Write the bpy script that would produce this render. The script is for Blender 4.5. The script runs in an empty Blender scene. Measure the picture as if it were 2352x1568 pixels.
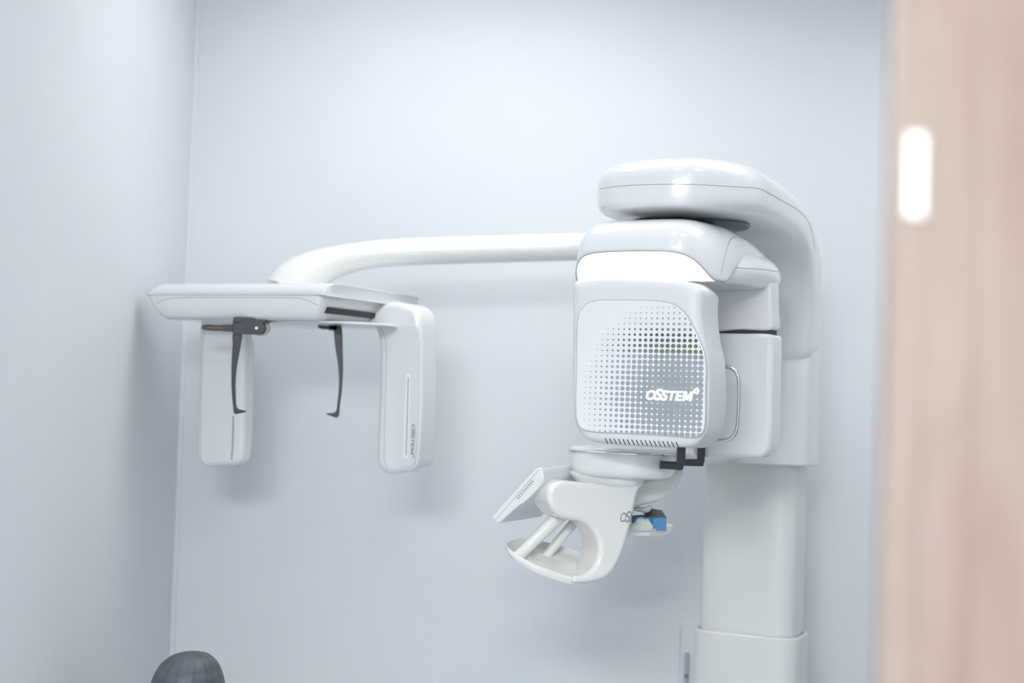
import bpy, bmesh, math, random
from mathutils import Vector, Matrix
from mathutils.bvhtree import BVHTree

random.seed(4)
PI = math.pi
SC = bpy.context.scene
COL = SC.collection

# ------------------------------------------------------------------ camera
F = 2352 * 50 / 36
CAM_R = Matrix.Rotation(math.radians(92.0), 3, 'X') @ Matrix.Rotation(math.radians(1.85), 3, 'Z')
CAM_O = Vector((0, 0, 1.5))
cd = bpy.data.cameras.new('camera')
cd.lens = 50; cd.sensor_width = 36; cd.clip_start = 0.05
cd.dof.use_dof = True; cd.dof.focus_distance = 2.9; cd.dof.aperture_fstop = 2.0
cam = bpy.data.objects.new('camera', cd)
cam.matrix_world = Matrix.Translation(CAM_O) @ CAM_R.to_4x4()
COL.objects.link(cam)
SC.camera = cam

# ------------------------------------------------------------------ world, exposure
SC.view_settings.view_transform = 'Standard'
SC.view_settings.look = 'None'
SC.view_settings.gamma = 1
SC.view_settings.use_curve_mapping = False
SC.view_settings.exposure = 0.08
w = bpy.data.worlds.new('world'); SC.world = w; w.use_nodes = True
w.node_tree.nodes['Background'].inputs[0].default_value = (0.88, 0.94, 1.0, 1)
w.node_tree.nodes['Background'].inputs[1].default_value = 0.5
SC.cycles.use_adaptive_sampling = True
SC.cycles.adaptive_threshold = 0.02
SC.cycles.max_bounces = 7
SC.cycles.diffuse_bounces = 4
SC.cycles.caustics_reflective = False
SC.cycles.caustics_refractive = False
SC.cycles.sample_clamp_indirect = 4

CEIL = 2.75
LAMP_W = 7.0
LAMPS = [(0.55, 2.2), (0.10, 2.3), (0.30, 1.35), (-0.25, 1.35)]
DOOR_FILL = [(0.10, 0.45), (0.42, 0.50)]  # unseen lamps, added to brighten the top of the wooden frame
LAMP_L = 27.0
HALL_FILL = [(-0.85, -1.0), (-0.2, -1.5), (-1.0, -2.0)]  # unseen panels behind the camera, added as frontal fill
FILL_L = 58.0
ROOM_PANELS = [(-0.12, 3.27), (1.0, 2.95)]  # one over the wall's bright spot, one added to brighten its right side
ROOM_L = 4.6


# ------------------------------------------------------------------ materials
def mat(name, col, rough=0.5, metal=0.0, coat=0.0, spec=0.5, emit=None, estr=0.0, bump=0.0, bscale=60, trans=0.0):
    m = bpy.data.materials.new(name); m.use_nodes = True
    nt = m.node_tree; b = nt.nodes['Principled BSDF']
    b.inputs['Base Color'].default_value = (*col, 1)
    b.inputs['Roughness'].default_value = rough
    b.inputs['Metallic'].default_value = metal
    b.inputs['Coat Weight'].default_value = coat
    b.inputs['Coat Roughness'].default_value = 0.04
    b.inputs['Specular IOR Level'].default_value = spec
    b.inputs['Transmission Weight'].default_value = trans
    if emit:
        b.inputs['Emission Color'].default_value = (*emit, 1)
        b.inputs['Emission Strength'].default_value = estr
    tc = nt.nodes.new('ShaderNodeTexCoord')
    no = nt.nodes.new('ShaderNodeTexNoise'); no.inputs['Scale'].default_value = bscale
    nt.links.new(tc.outputs['Object'], no.inputs['Vector'])
    if bump > 0:
        bp = nt.nodes.new('ShaderNodeBump'); bp.inputs['Strength'].default_value = bump
        bp.inputs['Distance'].default_value = 0.002
        nt.links.new(no.outputs['Fac'], bp.inputs['Height'])
        nt.links.new(bp.outputs['Normal'], b.inputs['Normal'])
    return m


M_SHELL = mat('white_gloss_plastic', (0.80, 0.815, 0.82), 0.22, coat=0.6)
M_CREAM = mat('warm_white_gloss_plastic', (0.815, 0.815, 0.78), 0.2, coat=0.6)
M_SATIN = mat('white_satin_plastic', (0.74, 0.75, 0.755), 0.38, coat=0.15)
M_COLUMN = mat('column_paint', (0.72, 0.73, 0.715), 0.3, coat=0.3)
M_BLACK = mat('black_plastic', (0.018, 0.021, 0.026), 0.38, bump=0.15, bscale=900)
M_DARK = mat('charcoal_plastic', (0.035, 0.038, 0.046), 0.35, bump=0.1, bscale=900)
M_SEAM = mat('seam_grey', (0.30, 0.31, 0.33), 0.6)
M_SLIT = mat('slit_dark', (0.03, 0.03, 0.03), 0.7)
M_PALELINE = mat('pale_line', (0.86, 0.87, 0.86), 0.4)
M_CHROME = mat('chrome', (0.66, 0.67, 0.69), 0.07, metal=1.0)
M_DISC = mat('brushed_disc', (0.14, 0.14, 0.155), 0.35, metal=0.6)
M_INK = mat('grey_ink', (0.24, 0.26, 0.29), 0.5)
M_INKD = mat('dark_grey_ink', (0.14, 0.17, 0.20), 0.5)
M_LENS = mat('lit_lens', (0.9, 0.9, 0.9), 0.15, emit=(0.93, 0.96, 1.0), estr=1.7)
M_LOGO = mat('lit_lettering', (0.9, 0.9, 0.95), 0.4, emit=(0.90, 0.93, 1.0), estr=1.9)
M_BLUE = mat('blue_card', (0.12, 0.33, 0.60), 0.6)
M_BROWN = mat('brown_card', (0.27, 0.235, 0.21), 0.85)
M_TISSUE = mat('white_film', (0.78, 0.79, 0.84), 0.5, bump=0.3, bscale=40)
M_CLEARFILM = mat('pale_film', (0.74, 0.76, 0.74), 0.35, bump=0.4, bscale=30)
M_HIGHLIGHT = mat('jamb_highlight_white', (0.92, 0.92, 0.92), 0.35, metal=0.1)
M_LAMP = mat('lamp_diffuser', (0.9, 0.9, 0.9), 0.4, emit=(1.0, 0.985, 0.96), estr=LAMP_L)
M_FILL_PANEL = mat('fill_panel_glow', (0.9, 0.9, 0.9), 0.4, emit=(0.97, 0.985, 1.0), estr=FILL_L)
M_TRIM = mat('lamp_trim', (0.8, 0.8, 0.8), 0.4)
M_CEIL = mat('ceiling_paint', (0.82, 0.835, 0.85), 0.8)
M_FLOOR = mat('floor_tile', (0.50, 0.53, 0.55), 0.35)
M_OLIVE = mat('olive_stripe', (0.25, 0.27, 0.06), 0.6)
M_RAIL = mat('dark_rail', (0.035, 0.04, 0.06), 0.6)
M_PIPE = mat('conduit_grey', (0.42, 0.42, 0.47), 0.5)
M_CLEAR = mat('frosted_disc', (0.78, 0.80, 0.83), 0.25)


def wall_material():
    m = mat('wall_paint', (0.76, 0.785, 0.81), 0.75, spec=0.25, bump=0.06, bscale=9)
    nt = m.node_tree; b = nt.nodes['Principled BSDF']
    tc = nt.nodes.new('ShaderNodeTexCoord')
    n = nt.nodes.new('ShaderNodeTexNoise'); n.inputs['Scale'].default_value = 2.2; n.inputs['Detail'].default_value = 5
    r = nt.nodes.new('ShaderNodeValToRGB')
    r.color_ramp.elements[0].position = 0.25; r.color_ramp.elements[0].color = (0.742, 0.768, 0.798, 1)
    r.color_ramp.elements[1].position = 0.75; r.color_ramp.elements[1].color = (0.768, 0.793, 0.822, 1)
    nt.links.new(tc.outputs['Object'], n.inputs['Vector'])
    nt.links.new(n.outputs['Fac'], r.inputs['Fac'])
    nt.links.new(r.outputs['Color'], b.inputs['Base Color'])
    return m


def wood_material():
    m = mat('pale_wood', (0.6, 0.4, 0.3), 0.32, coat=0.5)
    nt = m.node_tree; b = nt.nodes['Principled BSDF']
    b.inputs['Coat Roughness'].default_value = 0.25
    tc = nt.nodes.new('ShaderNodeTexCoord')
    mp = nt.nodes.new('ShaderNodeMapping'); mp.inputs['Scale'].default_value = (7, 7, 1.3)
    n = nt.nodes.new('ShaderNodeTexNoise'); n.inputs['Scale'].default_value = 3.0; n.inputs['Detail'].default_value = 7
    n.inputs['Distortion'].default_value = 0.8
    r = nt.nodes.new('ShaderNodeValToRGB')
    r.color_ramp.elements[0].position = 0.3; r.color_ramp.elements[0].color = (0.205, 0.150, 0.122, 1)
    r.color_ramp.elements[1].position = 0.7; r.color_ramp.elements[1].color = (0.262, 0.205, 0.172, 1)
    nt.links.new(tc.outputs['Object'], mp.inputs['Vector'])
    nt.links.new(mp.outputs['Vector'], n.inputs['Vector'])
    nt.links.new(n.outputs['Fac'], r.inputs['Fac'])
    nt.links.new(r.outputs['Color'], b.inputs['Base Color'])
    return m


def cloth_material():
    m = mat('creased_grey_vinyl', (0.09, 0.10, 0.12), 0.5, spec=0.5)
    nt = m.node_tree; b = nt.nodes['Principled BSDF']
    tc = nt.nodes.new('ShaderNodeTexCoord')
    mp = nt.nodes.new('ShaderNodeMapping'); mp.inputs['Scale'].default_value = (3, 3, 14)
    n = nt.nodes.new('ShaderNodeTexNoise'); n.inputs['Scale'].default_value = 4.0; n.inputs['Detail'].default_value = 4
    r = nt.nodes.new('ShaderNodeValToRGB')
    r.color_ramp.elements[0].position = 0.3; r.color_ramp.elements[0].color = (0.062, 0.066, 0.08, 1)
    r.color_ramp.elements[1].position = 0.7; r.color_ramp.elements[1].color = (0.11, 0.12, 0.138, 1)
    bp = nt.nodes.new('ShaderNodeBump'); bp.inputs['Strength'].default_value = 0.5; bp.inputs['Distance'].default_value = 0.004
    nt.links.new(tc.outputs['Object'], mp.inputs['Vector'])
    nt.links.new(mp.outputs['Vector'], n.inputs['Vector'])
    nt.links.new(n.outputs['Fac'], r.inputs['Fac'])
    nt.links.new(r.outputs['Color'], b.inputs['Base Color'])
    nt.links.new(n.outputs['Fac'], bp.inputs['Height'])
    nt.links.new(bp.outputs['Normal'], b.inputs['Normal'])
    return m


M_WALL = wall_material()
M_WOOD = wood_material()
M_CLOTH = cloth_material()


# ------------------------------------------------------------------ frames
def ray(px, py):
    return CAM_R @ Vector(((px - 1176) / F, (784 - py) / F, -1))


class Frame:
    """a place in the room with its own heading (degrees clockwise seen from above)"""
    def __init__(s, o, deg):
        s.o = Vector(o); s.R = Matrix.Rotation(-math.radians(deg), 3, 'Z'); s.deg = deg

    def w(s, x, y=None, z=None):
        v = Vector(x) if y is None else Vector((x, y, z))
        return s.o + s.R @ v

    def dirw(s, v):
        return s.R @ Vector(v)

    def hit(s, px, py, ax, val):
        d = s.R.transposed() @ ray(px, py); o = s.R.transposed() @ (CAM_O - s.o)
        t = (val - o[ax]) / d[ax]
        return o + d * t

    def y(s, px, py, val):      # point of the plane local y = val
        return s.hit(px, py, 1, val)


W = Frame((0, 0, 0), 0)


# ------------------------------------------------------------------ mesh helpers
def link(name, me, material, parent=None, smooth=True, sub=0, sharp=40):
    o = bpy.data.objects.new(name, me); COL.objects.link(o)
    if isinstance(material, (list, tuple)):
        for m in material: me.materials.append(m)
    else:
        me.materials.append(material)
    if smooth:
        me.polygons.foreach_set('use_smooth', [True] * len(me.polygons))
        if sharp and not sub:
            me.set_sharp_from_angle(angle=math.radians(sharp))
    if smooth and not sub:
        wn = o.modifiers.new('weighted_normal', 'WEIGHTED_NORMAL'); wn.keep_sharp = True; wn.weight = 80
    if sub:
        md = o.modifiers.new('subdivision', 'SUBSURF'); md.levels = sub; md.render_levels = sub
    if parent is not None:
        o.parent = parent
        o.matrix_parent_inverse = PARENT_M[parent].inverted()
        PARENT_M[o] = Matrix.Identity(4)
    else:
        PARENT_M[o] = Matrix.Identity(4)
    return o


PARENT_M = {}


def thing(name, label, cat, loc=(0, 0, 0), deg=0, group=None):
    o = bpy.data.objects.new(name, None); COL.objects.link(o)
    o.empty_display_size = 0.1
    o.location = loc; o.rotation_euler = (0, 0, -math.radians(deg))
    PARENT_M[o] = Matrix.Translation(Vector(loc)) @ Matrix.Rotation(-math.radians(deg), 4, 'Z')
    o['label'] = label; o['category'] = cat
    if group: o['group'] = group
    return o


def mesh_from(verts, faces, name='m'):
    me = bpy.data.meshes.new(name)
    me.from_pydata([tuple(v) for v in verts], [], faces)
    me.update()
    bm = bmesh.new(); bm.from_mesh(me)
    bmesh.ops.remove_doubles(bm, verts=bm.verts, dist=2e-6)
    bmesh.ops.dissolve_degenerate(bm, edges=bm.edges, dist=1e-6)
    bmesh.ops.recalc_face_normals(bm, faces=bm.faces)
    bm.to_mesh(me); bm.free()
    return me


def loft(rings, fr=W, cap0='fan', cap1='fan'):
    V = []; Fc = []
    n = len(rings[0])
    for r in rings:
        V += [fr.w(p) for p in r]
    for k in range(len(rings) - 1):
        for i in range(n):
            j = (i + 1) % n
            Fc.append((k * n + i, k * n + j, (k + 1) * n + j, (k + 1) * n + i))
    for base, mode in ((0, cap0), ((len(rings) - 1) * n, cap1)):
        if mode == 'fan':
            c = sum((V[base + i] for i in range(n)), Vector()) / n
            V.append(c); ci = len(V) - 1
            for i in range(n): Fc.append((base + i, base + (i + 1) % n, ci))
        elif mode == 'ngon':
            Fc.append(tuple(range(base, base + n)))
    return mesh_from(V, Fc)


def sell(c, u, v, n=2.5, N=48):
    """superellipse ring round c with half axes u, v"""
    c = Vector(c); u = Vector(u); v = Vector(v); out = []
    for i in range(N):
        t = 2 * PI * i / N
        a, b = math.cos(t), math.sin(t)
        out.append(c + u * (math.copysign(abs(a) ** (2 / n), a)) + v * (math.copysign(abs(b) ** (2 / n), b)))
    return out


def cat(pts, per=6, closed=True):
    """Catmull-Rom through the points"""
    P = [Vector(p) for p in pts]; n = len(P); out = []
    rng = range(n) if closed else range(n - 1)
    for i in rng:
        if closed:
            a, b, c, d = P[i - 1], P[i], P[(i + 1) % n], P[(i + 2) % n]
        else:
            a = P[max(i - 1, 0)]; b = P[i]; c = P[i + 1]; d = P[min(i + 2, n - 1)]
        # centripetal spacing, so that uneven points do not overshoot
        t1 = max((b - a).length, 1e-9) ** 0.5; t2 = max((c - b).length, 1e-9) ** 0.5; t3 = max((d - c).length, 1e-9) ** 0.5
        if (b - a).length < 1e-8: a = b - (c - b); t1 = t2
        if (d - c).length < 1e-8: d = c + (c - b); t3 = t2
        m1 = ((b - a) / t1 - (c - a) / (t1 + t2) + (c - b) / t2) * t2
        m2 = ((c - b) / t2 - (d - b) / (t2 + t3) + (d - c) / t3) * t2
        for k in range(per):
            t = k / per
            out.append(b * (2 * t ** 3 - 3 * t * t + 1) + m1 * (t ** 3 - 2 * t * t + t) + c * (3 * t * t - 2 * t ** 3) + m2 * (t ** 3 - t * t))
    if not closed: out.append(P[-1])
    return out


def inset2(poly, r):
    """inset of a closed 2D polygon (Vector xz) by r along averaged normals"""
    n = len(poly)
    area = sum(poly[i].x * poly[(i + 1) % n].y - poly[(i + 1) % n].x * poly[i].y for i in range(n))
    s = 1 if area > 0 else -1
    out = []
    for i in range(n):
        a = poly[i - 1]; b = poly[i]; c = poly[(i + 1) % n]
        e1 = (b - a); e2 = (c - b)
        if e1.length < 1e-9: e1 = e2
        if e2.length < 1e-9: e2 = e1
        n1 = Vector((-e1.y, e1.x)).normalized(); n2 = Vector((-e2.y, e2.x)).normalized()
        m = (n1 + n2)
        if m.length < 1e-6: m = n1
        m.normalize()
        k = min(1.0 / max(m.dot(n1), 0.5), 2.0)
        out.append(b + m * (s * r * k))
    return out


def inset_limits(P, bev):
    """how far each outline point may move inwards before the rounded edge folds over itself"""
    n = len(P)
    area = sum(P[i].x * P[(i + 1) % n].y - P[(i + 1) % n].x * P[i].y for i in range(n))
    s = 1 if area > 0 else -1
    nor = []
    for i in range(n):
        e = P[(i + 1) % n] - P[i - 1]
        e = e.normalized() if e.length > 1e-9 else Vector((1, 0))
        nor.append(Vector((-e.y, e.x)) * s)
    lim = []
    for i in range(n):
        r = bev
        for j in range(n):
            if j == i: continue
            d = P[j] - P[i]; dn = d.dot(nor[i])
            if dn <= 1e-7: continue
            r = min(r, 0.92 * d.length_squared / (2 * dn))     # largest inner circle touching i that keeps j outside
        lim.append(max(r, 0.0))
    for _ in range(2):
        lim = [min(lim[i], (lim[i - 1] + lim[i] + lim[(i + 1) % n]) / 3) for i in range(n)]
    return [P[i] for i in range(n)], nor, lim


def resample(P, step):
    n = len(P); out = []
    L = [(P[(i + 1) % n] - P[i]).length for i in range(n)]; T = sum(L)
    m = max(24, min(260, int(T / step))); i = 0; acc = 0.0
    for k in range(m):
        t = T * k / m
        while acc + L[i] < t: acc += L[i]; i += 1
        out.append(P[i].lerp(P[(i + 1) % n], (t - acc) / max(L[i], 1e-9)))
    return out


def prism(poly, y0, y1, bev, fr, seg=4, back=None):
    """outline poly [(x, z)] in a frame, from y0 (front) to y1, rounded edges of radius bev"""
    P = [Vector((p[0], p[1])) for p in poly]
    if len(P) > 6: P = resample(P, 0.003)
    P, nor, lim = inset_limits(P, bev)
    rings = []

    def at(i, k, yy, sgn, bb):
        a = PI / 2 * k / seg
        r = min(lim[i], bb)
        q = P[i] + nor[i] * (r * (1 - math.sin(a)))
        return Vector((q.x, yy + sgn * r * (1 - math.cos(a)) if r > 0 else yy, q.y))
    n = len(P)
    for k in range(seg + 1): rings.append([at(i, k, y0, 1, bev) for i in range(n)])
    bb = bev if back is None else back
    for k in range(seg, -1, -1): rings.append([at(i, k, y1, -1, bb) for i in range(n)])
    return loft(rings, fr, 'ngon', 'ngon')


def pxpoly(pts, fr, yy, per=6, smooth=True):
    P = [fr.y(a, b, yy) for a, b in pts]
    Q = [Vector((p.x, p.z)) for p in P]
    if smooth: Q = [Vector((q.x, q.y)) for q in cat([(q.x, q.y, 0) for q in Q], per)]
    return Q


def tube(path, rad, N=16, fr=W, flat=None, cap='fan'):
    P = [Vector(p) for p in path]; n = len(P)
    R = rad if isinstance(rad, (list, tuple)) else [rad] * n
    rings = []; up = None
    for i in range(n):
        t = (P[min(i + 1, n - 1)] - P[max(i - 1, 0)]).normalized()
        if up is None:
            up = Vector((0, 0, 1)) if abs(t.z) < 0.9 else Vector((0, 1, 0))
        side = t.cross(up).normalized(); up = side.cross(t).normalized()
        f = flat[i] if flat else 1.0
        rings.append([P[i] + side * (R[i] * f * math.cos(2 * PI * k / N)) + up * (R[i] * math.sin(2 * PI * k / N)) for k in range(N)])
    return loft(rings, fr, cap, cap)


def box(x0, x1, y0, y1, z0, z1, bev=0.0, fr=W, seg=3):
    bm = bmesh.new()
    vs = [bm.verts.new((x, y, z)) for x in (x0, x1) for y in (y0, y1) for z in (z0, z1)]
    for f in ((0, 1, 3, 2), (4, 6, 7, 5), (0, 4, 5, 1), (2, 3, 7, 6), (0, 2, 6, 4), (1, 5, 7, 3)):
        bm.faces.new([vs[i] for i in f])
    bmesh.ops.recalc_face_normals(bm, faces=bm.faces)
    if bev > 0:
        bmesh.ops.bevel(bm, geom=list(bm.edges), offset=bev, segments=seg, profile=0.5, affect='EDGES')
    for v in bm.verts: v.co = fr.w(v.co)
    me = bpy.data.meshes.new('b'); bm.to_mesh(me); bm.free()
    return me


def join(meshes):
    V = []; Fc = []
    for me in meshes:
        b = len(V)
        V += [v.co.copy() for v in me.vertices]
        Fc += [tuple(b + i for i in p.vertices) for p in me.polygons]
    out = bpy.data.meshes.new('j'); out.from_pydata([tuple(v) for v in V], [], Fc); out.update()
    return out


def surface(o):
    bpy.context.view_layer.update()
    dg = bpy.context.evaluated_depsgraph_get()
    ev = o.evaluated_get(dg); me = ev.to_mesh()
    mw = o.matrix_world
    t = BVHTree.FromPolygons([mw @ v.co for v in me.vertices], [tuple(p.vertices) for p in me.polygons])
    ev.to_mesh_clear()
    return t


def on_surface(bv, px, py, lift=0.0):
    loc, nor, i, d = bv.ray_cast(CAM_O, ray(px, py).normalized())
    if loc is None: return None
    if nor.dot(loc - CAM_O) > 0: nor = -nor
    return loc + nor * lift


def seam(name, bv, pts, parent, r=0.0007, material=None, closed=False, per=6):
    """a hairline groove lying on a surface"""
    P = cat([(a, b, 0) for a, b in pts], per, closed)
    Q = [on_surface(bv, p.x, p.y, 0.0) for p in P]
    Q = [q for q in Q if q is not None]
    if closed and Q: Q.append(Q[0])
    if len(Q) < 3: return None
    return link(name, tube(Q, r, 6), material or M_SEAM, parent)


def letters(items, scale=1.0, bold=0.0, shear=0.2):
    """items: (text, x, y, size) -> list of 2D verts + faces of filled lettering"""
    V = []; Fc = []
    for txt, x, y, s in items:
        c = bpy.data.curves.new('t', 'FONT'); c.body = txt; c.size = s; c.shear = shear; c.offset = bold * s
        c.resolution_u = 6; c.fill_mode = 'FRONT'
        o = bpy.data.objects.new('t', c); COL.objects.link(o)
        bpy.context.view_layer.update()
        dg = bpy.context.evaluated_depsgraph_get()
        me = bpy.data.meshes.new_from_object(o.evaluated_get(dg))
        b = len(V)
        V += [Vector((v.co.x + x, v.co.y + y)) for v in me.vertices]
        Fc += [tuple(b + i for i in p.vertices) for p in me.polygons]
        bpy.data.objects.remove(o); bpy.data.curves.remove(c); bpy.data.meshes.remove(me)
    return V, Fc


def osstem(bold):
    boxes = [('O', 0.0, -0.02, 1.0, 1.03), ('S', 0.84, -0.03, 0.93, 1.22), ('S', 1.56, -0.04, 0.77, 1.09), ('T', 2.34, 0, 0.80, 1.0), ('E', 3.02, 0, 0.84, 1.0), ('M', 3.78, 0, 1.12, 1.0)]
    V = []; Fc = []
    for ch, x, y, w_, h_ in boxes:
        if ch == 'M':
            k = 1.0 if bold > 0.02 else 0.55
            v = [Vector((a + 0.2 * c, c)) for a, c in ((0, 0), (0, 1), (0.26 * k + 0.02, 1), (0.5, 0.42), (0.98 - 0.26 * k, 1), (1, 1), (1, 0), (1 - 0.25 * k, 0), (1 - 0.25 * k, 0.56), (0.5 + 0.09 * k, 0.10), (0.5 - 0.09 * k, 0.10), (0.25 * k, 0.56), (0.25 * k, 0))]
            f = [tuple(range(13))]
        else:
            v, f = letters([(ch, 0, 0, 1.0)], bold=bold, shear=0.22)
        x0 = min(p.x for p in v); x1 = max(p.x for p in v); y0 = min(p.y for p in v); y1 = max(p.y for p in v)
        b = len(V)
        V += [Vector((x + (p.x - x0) / (x1 - x0) * w_, y + (p.y - y0) / (y1 - y0) * h_)) for p in v]
        Fc += [tuple(b + i for i in t) for t in f]
    b = len(V); N = 28; cx, cy, r1, r0 = 5.21, 1.06, 0.285, (0.10 if bold > 0.02 else 0.19)
    for i in range(N):
        a = 2 * PI * i / N
        V.append(Vector((cx + r1 * math.cos(a), cy + r1 * math.sin(a)))); V.append(Vector((cx + r0 * math.cos(a), cy + r0 * math.sin(a))))
    for i in range(N):
        j = (i + 1) % N
        Fc.append((b + 2 * i, b + 2 * j, b + 2 * j + 1, b + 2 * i + 1))
    return V, Fc, 5.5


def lettering(name, fr, origin, ux, uz, width, bold, bv, parent, material, lift=0.0008, height=None):
    """origin: local point; ux, uz: local unit directions of the line and of 'up'; laid on surface bv"""
    V, Fc, L = osstem(bold)
    s = width / L; sy = s if height is None else height
    origin = Vector(origin); ux = Vector(ux); uz = Vector(uz)
    nrm = ux.cross(uz).normalized()
    back = fr.dirw(nrm) if fr.dirw(nrm).dot(fr.w(origin) - CAM_O) < 0 else -fr.dirw(nrm)   # towards the viewer's side
    out = []
    bad = set()
    for k, v in enumerate(V):
        p = fr.w(origin + ux * (v.x * s) + uz * (v.y * sy))
        loc, nor, i, d = bv.ray_cast(p + back * 0.08, -back)
        if loc is None or d > 0.2: bad.add(k); loc = p
        out.append(loc + back * lift)
    Fc = [f for f in Fc if not any(i in bad for i in f)]
    me = mesh_from(out, Fc)
    return link(name, me, material, parent, smooth=False)


def structure(o):
    o['kind'] = 'structure'
    return o


# ------------------------------------------------------------------ the room
BACK = 4.0; LEFT = -0.925; RIGHT = 1.55
structure(link('floor', box(-1.6, 2.2, -2.7, BACK, -0.05, 0), M_FLOOR, smooth=False))
structure(link('ceiling', box(-1.6, 2.2, -2.7, BACK, CEIL, CEIL + 0.05), M_CEIL, smooth=False))
structure(link('wall_back', box(LEFT - 0.1, RIGHT + 0.1, BACK, BACK + 0.1, -0.05, CEIL), M_WALL, smooth=False))
structure(link('wall_left', box(LEFT - 0.1, LEFT, -0.2, BACK, -0.05, CEIL), M_WALL, smooth=False))
structure(link('wall_right', box(RIGHT, RIGHT + 0.1, 1.0, BACK, -0.05, CEIL), M_WALL, smooth=False))
structure(link('wall_front', box(0.40, RIGHT, 1.02, 1.12, -0.05, CEIL), M_WALL, smooth=False))
structure(link('wall_hall', box(-1.6, 2.2, -2.7, -2.6, -0.05, CEIL), M_WALL, smooth=False))
structure(link('trim_1', box(LEFT, LEFT + 0.02, 0.9, 2.3, 1.672, 1.705, 0.002), M_RAIL, smooth=False))
structure(link('trim_2', box(LEFT, LEFT + 0.012, 0.9, 2.3, 1.640, 1.672, 0.002), M_OLIVE, smooth=False))

# pale corner bead between the two walls
structure(link('trim_3', box(LEFT - 0.001, LEFT + 0.011, BACK - 0.011, BACK + 0.001, 0, CEIL, 0.003), mat('corner_bead', (0.77, 0.80, 0.83), 0.7), smooth=False))

# wooden door frame on the right, close to the camera
dframe = link('door_1', join([box(0.2595, 0.46, 0.985, 1.0, 0.0, 2.15, 0.003), box(0.297, 0.46, 1.0, 1.11, 0.0, 2.15, 0.004),
                              box(0.285, 0.46, 0.981, 0.986, 0.0, 2.15, 0.001), box(0.318, 0.46, 0.977, 0.982, 0.0, 2.15, 0.001)]), M_WOOD)
structure(dframe)
pl = link('jamb_highlight', box(0.270, 0.2835, 0.982, 0.986, 1.630, 1.688, 0.0012), M_HIGHLIGHT, dframe)  # white plate added in place of a bright reflection on the jamb edge


def smudges():
    M = mat('wall_smudge', (0.60, 0.65, 0.69), 0.8)
    return M


# ------------------------------------------------------------------ downlights
def downlight(x, y, label, diff=None):
    t = thing('ceiling_light', label, 'ceiling light', (x, y, CEIL), group='recessed round ceiling lights')
    rings = []
    for r, z in ((0.085, 0.0), (0.085, -0.006), (0.062, -0.008), (0.060, -0.002)):
        rings.append([Vector((x + r * math.cos(2 * PI * k / 32), y + r * math.sin(2 * PI * k / 32), CEIL + z)) for k in range(32)])
    link('trim_ring', loft(rings, W, 'ngon', None), M_TRIM, t)
    rings = [[Vector((x + r * math.cos(2 * PI * k / 32), y + r * math.sin(2 * PI * k / 32), CEIL + z)) for k in range(32)] for r, z in ((0.06, -0.001), (0.06, -0.005), (0.03, -0.006))]
    link('diffuser', loft(rings, W, 'ngon', 'ngon'), diff or M_LAMP, t)
    return t


for (x, y) in LAMPS: downlight(x, y, 'round white recessed downlight in the ceiling')
M_DOOR_FILL = mat('door_fill_glow', (0.9, 0.9, 0.9), 0.4, emit=(1.0, 0.97, 0.95), estr=150.0)
for (x, y) in DOOR_FILL: downlight(x, y, 'unseen bright downlight added before the doorway to brighten the wood', M_DOOR_FILL)


def fill_panel(x, y, diff=None):
    t = thing('ceiling_fill_panel', 'unseen flat light panel in the ceiling, placed to brighten the back wall', 'ceiling light', (x, y, CEIL), group='unseen ceiling fill panels')
    link('frame', box(x - 0.45, x + 0.45, y - 0.32, y + 0.32, CEIL - 0.012, CEIL, 0.002), M_TRIM, t, smooth=False)
    link('diffuser', box(x - 0.43, x + 0.43, y - 0.30, y + 0.30, CEIL - 0.014, CEIL - 0.011, 0.0), diff or M_FILL_PANEL, t, smooth=False)


for (x, y) in HALL_FILL: fill_panel(x, y)
M_ROOM_LAMP = mat("room_panel_diffuser", (0.9, 0.9, 0.9), 0.4, emit=(0.97, 0.985, 1.0), estr=ROOM_L)
for (x, y) in ROOM_PANELS: fill_panel(x, y, M_ROOM_LAMP)

# ------------------------------------------------------------------ the x-ray machine
o = W.y(1735, 1250, 3.62)
MO = (o.x, 3.62, 0)
MF = Frame(MO, 25)                      # heading of the column and of the overhanging head
mach = thing('dental_xray_machine', 'white panoramic dental x-ray machine with long side arm, standing by the back wall', 'x-ray machine', MO, 25)

# column: a wide lower sleeve and the narrower mast sliding in it
def rr_ring(hx, hy, z, n=5, cx=0, cy=0, N=64):
    return sell((cx, cy, z), (hx, 0, 0), (0, hy, 0), n, N)


zc = MF.y(1735, 1462, -0.1).z
CX = -0.004
sleeve = link('column_sleeve', loft([rr_ring(0.134, 0.092, z, 4.5, CX) for z in (0.0, 0.02, zc - 0.01, zc - 0.003)] + [rr_ring(0.131, 0.089, zc, 4.5, CX), rr_ring(0.126, 0.084, zc, 4.5, CX), rr_ring(0.125, 0.083, zc - 0.02, 4.5, CX)], MF, 'ngon', 'ngon'), M_COLUMN, mach)
column = link('column', loft([rr_ring(0.122, 0.080, z, 4.5, CX) for z in (zc - 0.05, 1.0, 1.2, 1.40)], MF, 'ngon', 'ngon'), M_COLUMN, mach)
link('foot_plate', box(-0.2, 0.2, -0.3, 0.12, 0, 0.02, 0.008, MF), M_COLUMN, mach)

# carriage riding on the mast
zb = MF.y(1760, 1068, -0.12).z
carr = link('carriage', loft([rr_ring(0.138, 0.095, zb, 4.2, 0.003, -0.01), rr_ring(0.143, 0.100, zb + 0.003, 4.2, 0.003, -0.01)] +
                             [rr_ring(0.143, 0.100, z, 4.2, 0.003, -0.01) for z in (zb + 0.02, 1.4, 1.55, 1.70, 1.80)], MF, 'ngon', 'ngon'), M_SHELL, mach)

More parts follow.
